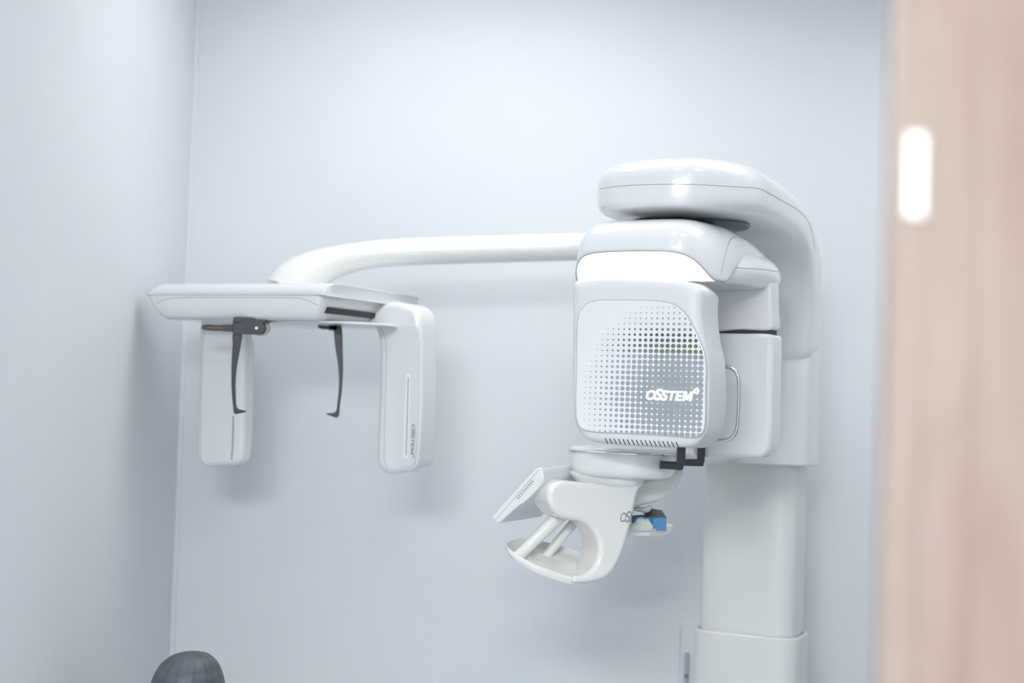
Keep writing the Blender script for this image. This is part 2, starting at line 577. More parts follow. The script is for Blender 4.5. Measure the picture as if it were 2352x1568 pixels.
# overhanging head: stations along its side profile (top point, bottom point, half width)
st = []
L0 = -0.845; RW = 0.183
zt, zm, zl = 1.996, 1.932, 1.873
for u, hh in ((0.002, 0.38), (0.012, 0.62), (0.03, 0.79), (0.06, 0.90), (0.10, 0.965), (0.145, 0.99), (0.185, 1.0)):
    wv = RW * math.sqrt(max(0.0, 1 - ((0.185 - u) / 0.185) ** 2)) ** 0.92
    st.append((L0 + u, zm + (zt - zm) * (hh ** 1.25), L0 + u, zm - 0.004 - (zm - zl - 0.004) * (0.62 + 0.38 * hh), wv))
st += [(-0.55, zt, -0.55, zl, RW), (-0.42, zt - 0.004, -0.42, zl - 0.002, RW), (-0.30, zt - 0.016, -0.33, zl - 0.010, RW - 0.002),
       (-0.17, zt - 0.045, -0.262, zl - 0.030, RW - 0.004), (-0.06, zt - 0.095, -0.205, zl - 0.065, RW - 0.010),
       (0.03, zt - 0.165, -0.165, zl - 0.115, RW - 0.018), (0.080, zt - 0.25, -0.135, zl - 0.18, RW - 0.028), (0.094, zt - 0.35, -0.115, zl - 0.25, 0.148), (0.096, 1.60, -0.112, 1.58, 0.1455)]
rings = []
for ty, tz, by, bz, wv in st:
    t = Vector((0, ty, tz)); b = Vector((0, by, bz)); c = t.lerp(b, 0.5)
    # the widest line sits low, top is domed, bottom is flat
    up = (t - b) / 2
    ring = []
    N = 56
    for i in range(N):
        a = 2 * PI * i / N
        ca, sa = math.cos(a), math.sin(a)
        if sa >= 0:
            x = math.copysign(abs(ca) ** (2 / 3.2), ca); h = abs(sa) ** (2 / 2.9)
        else:
            x = math.copysign(abs(ca) ** (2 / 5.0), ca); h = -abs(sa) ** (2 / 5.0)
        ring.append(c + Vector((wv * x, 0, 0)) + up * h)
    rings.append(ring)
gantry = link('overhead_arm', loft(rings, MF), M_SHELL, mach, sub=1)
bg = surface(gantry)
seam('seam_line', bg, [(1367, 436), (1400, 430), (1440, 426), (1500, 423.5), (1552, 423), (1610, 424), (1661, 427), (1700, 429), (1726, 430.5), (1748, 434), (1767, 444), (1800, 463), (1830, 480), (1846, 494), (1857, 510), (1866, 540), (1872, 575)], gantry)
for px, py in ((1672, 351), (1428, 354)):
    p = on_surface(bg, px, py, 0.0)
    if p is not None:
        rings_ = [[p + Vector((r * math.cos(2 * PI * k / 20), r * math.sin(2 * PI * k / 20), z)) for k in range(20)] for r, z in ((0.009, -0.004), (0.009, 0.0015), (0.007, 0.002), (0.006, -0.001))]
        link('screw_cap', loft(rings_, W, 'fan', 'fan'), M_SATIN, gantry)

# pivot disc under the head
pc = Vector((0.0, -0.60))
rg = [[Vector((pc.x + r * math.cos(2 * PI * k / 48), pc.y + r * math.sin(2 * PI * k / 48), z)) for k in range(48)] for r, z in
      ((0.06, zl + 0.01), (0.125, zl + 0.004), (0.128, zl - 0.002), (0.125, zl - 0.005), (0.05, zl - 0.006), (0.05, zl - 0.03))]
link('pivot_disc', loft(rg, MF, 'ngon', 'ngon'), M_DISC, mach)

# ------------------------------------------------------------------ rotating arm
pv = MF.w(0, -0.60, 0)
RF = Frame((pv.x, pv.y, 0), 28)
zt2 = RF.y(1480, 503, -0.10).z
zr_front = RF.y(1470, 577, -0.275).z
zr_side = RF.y(1645, 640, -0.10).z
FY, BY = -0.285, 0.20


def plan(t, hx, fy, by, n):
    a, b = math.cos(t), math.sin(t)
    cy = (fy + by) / 2; hy = (by - fy) / 2
    return Vector((hx * math.copysign(abs(a) ** (2 / n), a), cy + hy * math.copysign(abs(b) ** (2 / n), b), 0))


def rim_z(p):
    # front edge high, falling towards the corners, rising again behind them
    f = max(0.0, min(1.0, (p.y - FY) / 0.075))
    z = zr_front - 0.050 * (3 * f * f - 2 * f * f * f) * 0.6 - 0.050 * f * 0.4 - 0.004 * min(1, abs(p.x) / 0.142) ** 2
    k = max(0.0, min(1.0, (p.y + 0.165) / 0.10)); k = k * k * (3 - 2 * k)
    return z * (1 - k) + (zr_front + 0.010) * k


N = 96
hx2 = 0.160
zt2 = 1.863
shell_rings = []
for sc, h in ((1.0, 0.0), (1.0, 0.12), (0.993, 0.30), (0.97, 0.52), (0.92, 0.73), (0.83, 0.89), (0.68, 0.975), (0.46, 1.0), (0.2, 1.005)):
    rg = []
    for i in range(N):
        t = 2 * PI * i / N
        p = plan(t, hx2, FY, BY, 4.2); q = Vector((p.x * sc - 0.017, -0.04 + (p.y + 0.04) * sc, 0))
        z0 = rim_z(p)
        fall = max(0.0, q.y + 0.10) ** 1.5 * 0.36
        rg.append(Vector((q.x, q.y, z0 + (zt2 - fall - z0) * h)))
    shell_rings.append(rg)
inner = [Vector((p.x * 0.98, -0.04 + (p.y + 0.04) * 0.985, p.z + 0.001)) for p in shell_rings[0]]
inner2 = [Vector((p.x * 0.96, -0.04 + (p.y + 0.04) * 0.97, p.z + 0.02)) for p in shell_rings[0]]
rotor = link('rotating_arm', loft([inner2, inner] + shell_rings, RF, None, 'fan'), M_SHELL, mach, sub=1)
br = surface(rotor)

# lit lens below the front rim
lr = []
for sc, dn in ((0.968, -0.006), (0.962, 0.004), (0.945, 0.018), (0.915, 0.032), (0.87, 0.046), (0.82, 0.058), (0.75, 0.066)):
    rg = []
    for i in range(N):
        t = 2 * PI * i / N
        p = plan(t, hx2, FY, BY, 4.2)
        z0 = rim_z(p)
        if p.y > -0.19:
            p = Vector((p.x * 0.95, -0.19 + (p.y + 0.19) * 0.06, 0)); z0 = zr_front - 0.048
        q = Vector((p.x * (sc - 0.012) - 0.017, -0.15 + (p.y + 0.15) * (sc ** 0.8), 0))
        rg.append(Vector((q.x, q.y, max(z0 - dn, min(z0, 1.736 + (0.968 - sc) * 0.01)))))
    lr.append(rg)
link('light_lens', loft(lr, RF, 'ngon', 'ngon'), M_LENS, rotor)

# rear lower shell of the rotating arm
zs0 = RF.hit(1740, 655, 0, 0.15).z
zs1 = RF.hit(1740, 622, 0, 0.165).z
zs2 = RF.hit(1720, 572, 0, 0.12).z
bs = []
for sc, z in ((0.80, zs0 - 0.004), (0.90, zs0 - 0.003), (0.955, zs0 + 0.004), (0.985, zs0 + 0.016), (1.0, zs1), (0.985, zs1 + 0.014), (0.93, zs1 + 0.032), (0.80, zs2 - 0.004), (0.6, zs2)):
    rg = []
    for i in range(N):
        t = 2 * PI * i / N
        p = plan(t, 0.162, -0.135, 0.240, 3.6)
        rg.append(Vector((p.x * sc, 0.05 + (p.y - 0.05) * sc, z)))
    bs.append(rg)
rear = link('arm_rear_shell', loft(bs, RF), M_SHELL, mach, sub=1)
brr = surface(rear)
seam('seam_line', brr, [(1662, 613), (1690, 614.5), (1730, 617), (1770, 621), (1801, 627)], rear)
seam('seam_line', br, [(1656, 630), (1662, 600), (1668, 575), (1676, 553), (1685, 544), (1710, 550), (1735, 562), (1757, 577), (1766, 587)], rotor)
link('rim_trim', tube([RF.w(p) for p in [q for q in shell_rings[0][N // 2 - 6:] if q.y < -0.16] if True], 0.0011, 8), M_SEAM, rotor)

# ------------------------------------------------------------------ tube head with the dotted panel
Fp = [(1319, 654), (1328, 643), (1360, 638), (1450, 636), (1540, 641), (1585, 650), (1612, 668), (1614, 700), (1614, 735), (1622, 785), (1630, 830), (1633, 880), (1631, 955), (1624, 995), (1600, 1023), (1560, 1027), (1480, 1025.5), (1400, 1019), (1352, 1010), (1328, 985), (1319, 940), (1316, 880), (1317, 800), (1318, 720)]
Bp = {5: (1618, 655), 6: (1649, 682), 7: (1649, 705), 8: (1650, 745), 9: (1656, 790), 10: (1664, 825), 11: (1668, 880), 12: (1665, 955), 13: (1656, 998), 14: (1625, 1026), 15: (1580, 1027)}
YF, YB = -0.262, -0.135
front = [RF.y(a, b, YF) for a, b in Fp]
backp = [RF.y(*Bp[i], YB) if i in Bp else Vector((p.x, YB, p.z)) for i, p in enumerate(front)]
frontc = [Vector(p) for p in cat(front, 5)]; backc = [Vector(p) for p in cat(backp, 5)]
cc = sum(frontc, Vector()) / len(frontc)


def ring_at(base, yy, ins):
    P, nor, lim = inset_limits([Vector((p.x, p.z)) for p in base], 0.031)
    for _ in range(12):      # even out the limits so that no corner folds
        lim = [min(lim[i], (lim[i - 1] + lim[i] + lim[(i + 1) % len(lim)]) / 3) for i in range(len(lim))]
    Q = [P[i] + nor[i] * min(ins, lim[i]) for i in range(len(P))]
    return [Vector((q.x, yy, q.y)) for q in Q]


mid = [a.lerp(b, 0.5) for a, b in zip(frontc, backc)]
pan_px = [(1323, 935), (1324, 850), (1327, 735), (1332, 715), (1346, 699), (1366, 691), (1395, 689), (1450, 689.5), (1510, 691), (1545, 698), (1570, 716), (1589, 744), (1608, 786), (1619, 818), (1621, 850), (1620, 900), (1618, 975), (1612, 994), (1596, 1003), (1550, 1001), (1503, 998), (1430, 994), (1357, 990), (1335, 983), (1325, 965)]
PY = YF - 0.016
# arc: body surface bulges forward from its rim to the panel
head_rings = [ring_at(frontc, PY + 0.001, 0.030), ring_at(frontc, PY + 0.0015, 0.018), ring_at(frontc, PY + 0.004, 0.009), ring_at(frontc, PY + 0.009, 0.003), ring_at(frontc, YF + 0.0, 0.0),
              ring_at(mid, (YF + YB) / 2, 0), ring_at(backc, YB, 0.0), ring_at(backc, YB + 0.008, 0.004), ring_at(backc, YB + 0.012, 0.014)]
head = link('tube_head', loft(head_rings, RF, 'ngon', 'ngon'), M_SATIN, mach, sharp=50)
bh = surface(head)


def panel_material(u0, v0, du, dv, cu, cv):
    m = bpy.data.materials.new('dotted_panel'); m.use_nodes = True
    nt = m.node_tree; nd = nt.nodes; ln = nt.links; b = nd['Principled BSDF']

    def mth(op, a, c=None, e=None):
        n = nd.new('ShaderNodeMath'); n.operation = op
        for k, v in enumerate((a, c, e)):
            if v is None: continue
            if isinstance(v, (int, float)): n.inputs[k].default_value = v
            else: ln.new(v, n.inputs[k])
        return n.outputs[0]
    uv = nd.new('ShaderNodeUVMap'); uv.uv_map = 'panel'
    sp = nd.new('ShaderNodeSeparateXYZ'); ln.new(uv.outputs[0], sp.inputs[0])
    U = mth('DIVIDE', mth('SUBTRACT', sp.outputs[0], u0), du)
    V = mth('DIVIDE', mth('SUBTRACT', sp.outputs[1], v0), dv)
    rad = None
    iu = mth('ROUND', U); iv = mth('ROUND', V)
    fu = mth('SUBTRACT', U, iu); fv = mth('SUBTRACT', V, iv)
    d = mth('SQRT', mth('ADD', mth('MULTIPLY', fu, fu), mth('MULTIPLY', fv, fv)))

    def radius(iu_, iv_):
        a = mth('SUBTRACT', iu_, cu); c = mth('MULTIPLY', mth('SUBTRACT', iv_, cv), 0.98)
        D = mth('SQRT', mth('ADD', mth('MULTIPLY', a, a), mth('MULTIPLY', c, c)))
        r = mth('SUBTRACT', 0.735, mth('MULTIPLY', D, 0.0400))
        return mth('MULTIPLY', r, mth('GREATER_THAN', r, 0.055))
    best = mth('SUBTRACT', radius(iu, iv), d)
    # dots larger than their cell reach into the neighbours
    for ox, oy in ((1, 0), (-1, 0), (0, 1), (0, -1)):
        du_ = mth('SUBTRACT', U, mth('ADD', iu, ox)); dv_ = mth('SUBTRACT', V, mth('ADD', iv, oy))
        dd = mth('SQRT', mth('ADD', mth('MULTIPLY', du_, du_), mth('MULTIPLY', dv_, dv_)))
        best = mth('MAXIMUM', best, mth('SUBTRACT', radius(mth('ADD', iu, ox), mth('ADD', iv, oy)), dd))
    mask = nd.new('ShaderNodeMapRange'); mask.inputs[1].default_value = -0.03; mask.inputs[2].default_value = 0.03
    ln.new(best, mask.inputs[0])
    uin = mth('LESS_THAN', U, 2.55)
    mk = mth('MULTIPLY', mask.outputs[0], uin)
    mix = nd.new('ShaderNodeMix'); mix.data_type = 'RGBA'
    mix.inputs[6].default_value = (0.80, 0.815, 0.83, 1); mix.inputs[7].default_value = (0.53, 0.56, 0.59, 1)
    ln.new(mk, mix.inputs[0]); ln.new(mix.outputs[2], b.inputs['Base Color'])
    ln.new(mth('MULTIPLY', mk, 0.85), b.inputs['Metallic'])
    b.inputs['Roughness'].default_value = 0.3
    rr = mth('SUBTRACT', 0.32, mth('MULTIPLY', mk, 0.28)); ln.new(rr, b.inputs['Roughness'])
    return m


a0 = RF.y(1584.5, 820.3, PY - 0.002); a1 = RF.y(1457.0, 816.2, PY - 0.002); a2 = RF.y(1582.0, 947.5, PY - 0.002)
DU = (a0.x - a1.x) / 10; DV = (a0.z - a2.z) / 10
lc = RF.y(1545, 906, PY - 0.002)
M_PANEL = panel_material(a0.x, a0.z, DU, DV, (lc.x - a0.x) / DU, (lc.z - a0.z) / DV)
pp = pxpoly(pan_px, RF, PY - 0.002, 5)
pm_rings = [[Vector((q.x, PY - 0.0025, q.y)) for q in inset2(pp, 0.0025)], [Vector((q.x, PY - 0.0018, q.y)) for q in inset2(pp, 0.0008)], [Vector((q.x, PY - 0.0005, q.y)) for q in pp], [Vector((q.x, PY + 0.004, q.y)) for q in pp]]
pm = loft(pm_rings, RF, 'ngon', 'ngon')
uvl = pm.uv_layers.new(name='panel')
Ri = RF.R.transposed()
for lp in pm.loops:
    l = Ri @ (pm.vertices[lp.vertex_index].co - RF.o)
    uvl.data[lp.index].uv = (l.x, l.z)
panel = link('dotted_panel', pm, M_PANEL, mach, sharp=30)
panel.parent = head; panel.matrix_parent_inverse = Matrix.Identity(4)
link('panel_rim', tube([RF.w(q.x, PY - 0.0002, q.y) for q in pp] + [RF.w(pp[0].x, PY - 0.0002, pp[0].y)], 0.0015, 8), mat('rim_grey', (0.50, 0.51, 0.52), 0.5), head)
bp_ = surface(panel)
lo = RF.y(1484, 917.5, PY - 0.003); l1 = RF.y(1605.5, 921.5, PY - 0.003)
dl = (l1 - lo)
lettering('logo_lettering', RF, lo, (dl.x / dl.length, 0, dl.z / dl.length), (-dl.z / dl.length, 0, dl.x / dl.length), dl.length, 0.028, bp_, head, M_LOGO, 0.0015, height=0.0188)

# ventilation slits under the panel
vs = []
for k in range(17):
    f = k / 16
    xa = 1391 + (1553.5 - 1391) * f; ya = 1006 + (1014.5 - 1006) * f
    q = [on_surface(bh, xa + 1.5 * 0 + 6.0 * t_ - 1.0, ya + 12.0 * t_, 0.0) for t_ in (0, 0.2, 0.4, 0.6, 0.8, 1.0)]
    q = [p for p in q if p is not None]
    if len(q) < 3: continue
    vs.append(tube(q, 0.0010, 8))
if vs: link('vent_slits', join(vs), M_SLIT, head, smooth=False)

# chrome patient handle
hp = [RF.y(a, b, -0.085) for a, b in ((1640, 842), (1662, 841.5), (1676, 844), (1690, 854), (1696, 868), (1697.5, 890), (1697, 920), (1695.5, 950), (1693, 980), (1687, 998), (1674, 1008), (1656, 1011), (1636, 1011))]
link('chrome_handle', tube(cat(hp, 5, False), 0.0042, 14, RF), M_CHROME, mach)

# ------------------------------------------------------------------ detector housing behind the tube head
DY = 0.07
dpoly = pxpoly([(1600, 765), (1640, 764), (1700, 765.5), (1764, 766.5), (1773, 770), (1776, 790), (1775, 850), (1773, 950), (1771, 1010), (1766, 1036), (1753, 1048), (1730, 1051), (1660, 1050), (1600, 1047), (1590, 1030), (1590, 790)], RF, DY, 5)
det = link('detector_housing', prism(dpoly, DY - 0.008, DY + 0.07, 0.012, RF), M_SHELL, mach)
upoly = pxpoly([(1600, 640), (1660, 640), (1764, 640), (1769, 650), (1771, 700), (1773, 752), (1769, 757), (1700, 756.5), (1600, 755)], RF, DY + 0.004, 5)
link('detector_upper_cover', prism(upoly, DY + 0.004, DY + 0.065, 0.006, RF), M_SATIN, mach)
spoly = pxpoly([(1600, 748), (1772, 751), (1772, 775), (1600, 775)], RF, DY + 0.012, 2, False)
link('detector_gap', prism(spoly, DY + 0.010, DY + 0.05, 0.001, RF, 1), M_SLIT, mach)

# ------------------------------------------------------------------ temple supports (L-shaped charcoal rods)
def temple(y0, vx, vy, ytop, hx0, hx1, hy0, hy1, r):
    FrT = Frame((0, y0, 0), 0)
    zt_ = FrT.y(vx, ytop, 0).z
    top = FrT.y(vx, vy, 0); top.z = zt_
    c = FrT.y(vx, vy, 0)
    a = FrT.y(hx0, hy0, 0); b = FrT.y(hx1, hy1, 0)
    d = (a - b).normalized()
    w_ = r * 1.0
    bar = box(c.x - w_, c.x + w_, -w_ * 0.8, w_ * 0.8, c.z, zt_, 0.0015, FrT)
    arm = tube([b - d * 0.003, b - d * 0.002, b, b.lerp(a, 0.5), a - d * 0.003, a - d * 0.0025, a, a + d * 0.001], [r * 0.6, r * 0.85, r, r, r * 0.95, r * 1.12, r * 1.12, r * 0.8], 20, FrT)
    link('temple_support', join([bar, arm]), M_DARK, mach)


temple(2.99, 1563.5, 1068, 960, 1516, 1566, 1067, 1070, 0.0088)
temple(3.12, 1609.5, 1060, 960, 1568, 1613, 1061.5, 1062.5, 0.0080)

# ------------------------------------------------------------------ chin support
SY = 3.10
c0 = W.y(1433, 1036, SY)
SF = Frame((c0.x, SY, 0), 12)
z1 = c0.z


def disc(hx, hy, z, n=2.6, cx=0, cy=0): return sell((cx, cy, z), (hx, 0, 0), (0, hy, 0), n, 56)


HX, HY = 0.118, 0.10
chin = link('chin_support', loft([disc(HX * .70, HY * .70, z1 + 0.012), disc(HX * .93, HY * .93, z1 + 0.010), disc(HX * .985, HY * .985, z1 + 0.005), disc(HX, HY, z1 - 0.002),
                                  disc(HX * 0.995, HY * 0.99, z1 - 0.02), disc(HX * .97, HY * .97, z1 - 0.036), disc(HX * .925, HY * .93, z1 - 0.048), disc(HX * .84, HY * .86, z1 - 0.055), disc(HX * .5, HY * .5, z1 - 0.058)], SF), M_SHELL, mach, sub=1)
link('chrome_trim', tube([Vector(p) for p in disc(HX * 1.003, HY * 1.003, z1 - 0.001)] + [disc(HX * 1.003, HY * 1.003, z1 - 0.001)[0]], 0.0022, 10, SF), M_CHROME, chin)
nk = []
za = z1 - 0.04
for hx, hy, dz in ((0.088, 0.070, 0.0), (0.080, 0.066, 0.018), (0.072, 0.060, 0.030), (0.066, 0.055, 0.042)):
    nk.append(sell((-0.036 + dz * 0.25, -0.006, za - dz), (hx, 0, 0), (0, hy, 0), 2.8, 48))
link('support_neck', loft(nk, SF), M_SHELL, mach, sub=1)

# side leg with the oval opening
LF_ = Frame((W.y(1380, 1200, 2.99).x, 3.005, 0), -24)
leg_px = [(1259, 1140), (1262, 1122), (1275, 1109), (1298, 1104), (1330, 1107), (1370, 1111), (1420, 1115), (1462, 1116), (1466, 1119), (1461, 1150), (1453, 1190), (1444, 1225), (1433, 1260), (1421, 1290), (1406, 1315), (1384, 1331), (1352, 1338), (1330, 1338.5), (1316, 1336),
          (1318, 1322), (1328, 1322), (1344, 1317), (1362, 1302), (1373, 1280), (1376, 1256), (1370, 1232), (1354, 1210), (1335, 1199), (1310, 1194), (1288, 1188), (1270, 1172), (1261, 1156)]
lp_ = pxpoly(leg_px, LF_, 0.0, 5)
leg = link('support_leg', prism(lp_, -0.004, 0.085, 0.012, LF_, 6), M_CREAM, mach, sharp=60)
bl = surface(leg)
tl = LF_.y(1422, 1197.5, 0); 
lettering('leg_lettering', LF_, tl, (1, 0, -0.03), (0.03, 0, 1), 0.078, 0.004, bl, leg, M_INK, 0.0006, height=0.0195)

# hand tray below the leg: rounded plate with a raised rim
fr_pts = [(1375, 1330, 3.02), (1345, 1337, 3.00), (1310, 1334, 2.985), (1270, 1322, 2.975), (1230, 1307, 2.97), (1195, 1289, 2.975), (1170, 1272, 2.985), (1160, 1259, 3.01),
          (1172, 1250, 3.05), (1200, 1244, 3.085), (1240, 1250, 3.105), (1290, 1262, 3.12), (1330, 1275, 3.115), (1365, 1295, 3.08)]
tray_pts = cat([W.y(a, b, c) for a, b, c in fr_pts], 5)
tc_ = sum(tray_pts, Vector()) / len(tray_pts)


def sc_ring(pts, c, s, dz): return [c + (p - c) * s + Vector((0, 0, dz)) for p in pts]


tr = [sc_ring(tray_pts, tc_, s, dz) for s, dz in ((0.3, -0.012), (0.80, -0.012), (0.94, -0.008), (0.99, -0.001), (1.0, 0.004), (0.99, 0.008), (0.965, 0.009), (0.94, 0.005), (0.90, -0.001), (0.8, -0.004), (0.3, -0.005))]
link('hand_tray', loft(tr), M_CREAM, mach)


def bar(a, b, r0, r1):
    A = W.y(*a); B = W.y(*b)
    d = (B - A).normalized()
    P = [A + d * (B - A).length * t for t in (0, .06, .15, .3, .5, .7, .85, 1)]
    R = [r0 * 1.25, r0 * 1.08, r0, r0, (r0 + r1) / 2, r1, r1 * 1.04, r1 * 1.2]
    link('grip_bar', tube(P, R, 20), M_CREAM, mach)


bar((1187, 1281, 3.00), (1296, 1172, 3.04), 0.0125, 0.0150)
bar((1250, 1282, 3.075), (1330, 1185, 3.10), 0.0105, 0.0105)

# curved arm below the chin support, running back to the carriage
ap = [(1440, 1100), (1480, 1094), (1520, 1084), (1562, 1076), (1568, 1082), (1562, 1103), (1550, 1124), (1532, 1141), (1505, 1152), (1475, 1160), (1448, 1166), (1430, 1150)]
AF = Frame((0, 3.17, 0), 0)
link('support_arm', prism(pxpoly(ap, AF, 0.0, 5), -0.015, 0.10, 0.018, AF, 6), M_CREAM, mach, sharp=60)
p0 = W.y(1545, 1056, 3.15); p1 = MF.w(-0.05, -0.06, p0.z)
link('support_bracket', tube([p0, p0.lerp(p1, 0.3), p0.lerp(p1, 0.7), p1], [0.016, 0.017, 0.019, 0.02], 20, flat=[2.0, 2.0, 2, 2]), M_SHELL, mach)

# accessory tray
ty_ = W.y(1489, 1218, 3.16)
zt3 = ty_.z
tp = [(1400, 1217, 3.17), (1445, 1219, 3.165), (1489, 1221, 3.16), (1506, 1217, 3.18), (1530, 1211, 3.22), (1546, 1206, 3.27), (1543, 1204, 3.30), (1520, 1203, 3.32), (1460, 1201, 3.32), (1400, 1199, 3.32)]
tpts = []
for a, b, c in tp:
    v = W.y(a, b, c); v.z = zt3; tpts.append(v)
tpts = cat(tpts, 4)
tc2 = sum(tpts, Vector()) / len(tpts)
atr = [sc_ring(tpts, tc2, s, dz) for s, dz in ((0.3, -0.016), (0.86, -0.016), (0.95, -0.012), (0.99, -0.002), (1.0, 0.001), (0.985, 0.003), (0.96, 0.0), (0.92, -0.003), (0.3, -0.003))]
tray = link('accessory_tray', loft(atr), M_CREAM, mach)
hb = W.y(1420, 1190, 3.22)
link('tray_post', box(hb.x - 0.05, hb.x + 0.0, 3.12, 3.28, zt3 - 0.008, W.y(1420, 1150, 3.2).z, 0.006), M_CREAM, mach)

# control screen, seen from behind
KF = Frame((W.y(1190, 1130, 3.0).x, 3.0, 0), 27)   # its side face
side_px = [(1131, 1189), (1133, 1184), (1224, 1083), (1232, 1076), (1240, 1073), (1247, 1079), (1249, 1090), (1249, 1103), (1244, 1113), (1206, 1152), (1188, 1164), (1148, 1200), (1144, 1201)]
# side face normal points towards the camera and a little left
sq = pxpoly(side_px, KF, 0.0, 4)
scr = link('control_screen', prism(sq, -0.002, 0.20, 0.004, KF, 4), M_SHELL, mach, sharp=35)
bs_ = surface(scr)
seam('screen_seam', bs_, [(1137, 1195), (1150, 1180), (1170, 1157), (1190, 1134), (1210, 1111), (1226, 1092), (1234, 1083), (1240, 1077)], scr, r=0.0005)
sl = []
for k in range(10):
    f = k / 9
    xa = 1190 + (1223 - 1190) * f; ya = 1143 - (1143 - 1105) * f
    q = [on_surface(bs_, xa + dx, ya + dy, 0.0005) for dx, dy in ((-2.9, -2.1), (-1.7, -2.9), (2.9, 2.1), (1.7, 2.9))]
    if any(v is None for v in q): continue
    sl.append(mesh_from(q + [v + Vector((0, 0.0004, 0)) for v in q], [(0, 1, 2, 3), (4, 5, 6, 7), (0, 1, 5, 4), (1, 2, 6, 5), (2, 3, 7, 6), (3, 0, 4, 7)]))
if sl: link('vent_slits', join(sl), M_SLIT, scr, smooth=False)
bq = on_surface(bs_, 1241, 1101, 0.0)
if bq is not None:
    l = Ri @ (bq - RF.o)
    link('round_button', loft([[bq + KF.dirw((r * math.cos(2 * PI * k / 20), yy, r * math.sin(2 * PI * k / 20))) for k in range(20)] for r, yy in ((0.0052, 0.002), (0.0052, -0.0006), (0.0042, -0.0009), (0.003, 0.0003))]), M_SATIN, scr)
link('screen_hinge', tube([W.y(1249, 1100, 3.04), W.y(1262, 1112, 3.05), W.y(1285, 1128, 3.06)], [0.012, 0.013, 0.014], 16), M_CREAM, mach)

# ------------------------------------------------------------------ cephalometric side arm
tp_ = [(1690, 555, 3.62), (1560, 560, 3.60), (1440, 564, 3.58), (1340, 566.5, 3.56), (1200, 570, 3.56), (1080, 573.5, 3.56), (980, 576.5, 3.56), (910, 579.5, 3.555), (850, 585, 3.55), (795, 595, 3.54), (748, 609, 3.525), (708, 628, 3.51), (678, 650, 3.50), (664, 672, 3.495)]
tr_ = [0.0345] * 7 + [0.0345, 0.0350, 0.0375, 0.0435, 0.052, 0.060, 0.064]
P_ = cat([W.y(a, b, c) for a, b, c in tp_], 5, False)
R_ = [v.x for v in cat([(r, 0, 0) for r in tr_], 5, False)]
link('side_arm_tube', tube(P_, R_, 32), M_CREAM, mach)

cfc = W.y(740, 646, 3.27)                       # right front top corner of the plate
CF = Frame((cfc.x, cfc.y, 0), 25)
ztp = cfc.z - 0.002
tipL = CF.hit(341, 676, 1, 0.02)
xL = tipL.x; zmid = tipL.z
zbt = CF.hit(710, 735, 1, 0.01).z
DEP = 0.455


def plate_ring(xl, xr, y0, y1, z, rc, cut=0.0):
    """plan outline, rounded corners"""
    pts = [(xl, y0 + rc), (xl + rc * .3, y0 + rc * .3), (xl + rc, y0), ((xl + xr) / 2, y0 - 0.004), (xr - rc, y0), (xr - rc * .3, y0 + rc * .3), (xr, y0 + rc), (xr, (y0 + y1) / 2), (xr, y1 - rc), (xr - rc * .3, y1 - rc * .3), (xr - rc, y1), ((xl + xr) / 2, y1), (xl + rc, y1), (xl + rc * .3, y1 - rc * .3), (xl, y1 - rc), (xl, (y0 + y1) / 2)]
    return [Vector((p.x, p.y, z)) for p in cat([(a, b, 0) for a, b in pts], 4)]


H = ztp - zmid
cov = []
for ins_l, ins_f, ins_r, z in ((0.0, 0.004, 0.020, zmid - 0.004), (0.0, 0.0, 0.022, zmid), (0.008, 0.001, 0.022, zmid + H * 0.30), (0.022, 0.006, 0.018, zmid + H * 0.68), (0.034, 0.014, 0.012, zmid + H * 0.90), (0.046, 0.026, 0.018, zmid + H * 0.995), (0.09, 0.07, 0.06, ztp + 0.001)):
    cov.append(plate_ring(xL + ins_l, 0.018 + 0.016 - ins_r, 0 + ins_f, DEP - ins_f, z, 0.022))
plate = link('side_arm_head', loft(cov, CF, 'ngon', 'ngon'), M_SHELL, mach, sharp=60)
low = []
HL = zmid - zbt
for ins, ins_l, z in ((0.004, 0.0, zmid - 0.0035), (0.002, 0.006, zmid - HL * 0.2), (0.003, 0.020, zmid - HL * 0.55), (0.008, 0.038, zmid - HL * 0.85), (0.018, 0.052, zmid - HL), (0.05, 0.09, zmid - HL - 0.0005)):
    low.append(plate_ring(xL + 0.004 + ins_l, 0.000 - ins * 1.1 - (zmid - z) * 0.15, ins, DEP - 0.03, z, 0.018))
lowp = link('side_arm_lower_shell', loft(low, CF, 'ngon', 'ngon'), M_SHELL, mach, sharp=60)
bpl = surface(plate); blw = surface(lowp)
seam('seam_line', bpl, [(359, 698), (372, 690), (390, 685.5), (415, 683.5), (470, 683), (560, 683), (640, 683.5), (680, 684), (700, 688), (718, 695), (732, 701)], plate)
seam('seam_line', blw, [(359, 698), (372, 690), (390, 685.5), (415, 683.5), (470, 683), (560, 683), (640, 683.5), (680, 684), (700, 688), (718, 695), (732, 701)], lowp)
# dark slot along the right side
sa = CF.hit(755, 713, 0, 0.0)
link('side_slot', box(-0.012, 0.0035, sa.y + 0.0, DEP - 0.08, sa.z - 0.006, sa.z + 0.008, 0.001, CF, 1), M_SLIT, lowp)
# thin round plate beneath
dc = W.y(765, 744, 3.45)
link('turntable', loft([[Vector((dc.x + r * math.cos(2 * PI * k / 56), 3.45 + r * 0.8 * math.sin(2 * PI * k / 56), z)) for k in range(56)] for r, z in ((0.150, zbt + 0.002), (0.155, zbt - 0.001), (0.155, zbt - 0.003), (0.150, zbt - 0.004))], W, 'ngon', 'ngon'), M_CLEAR, mach)

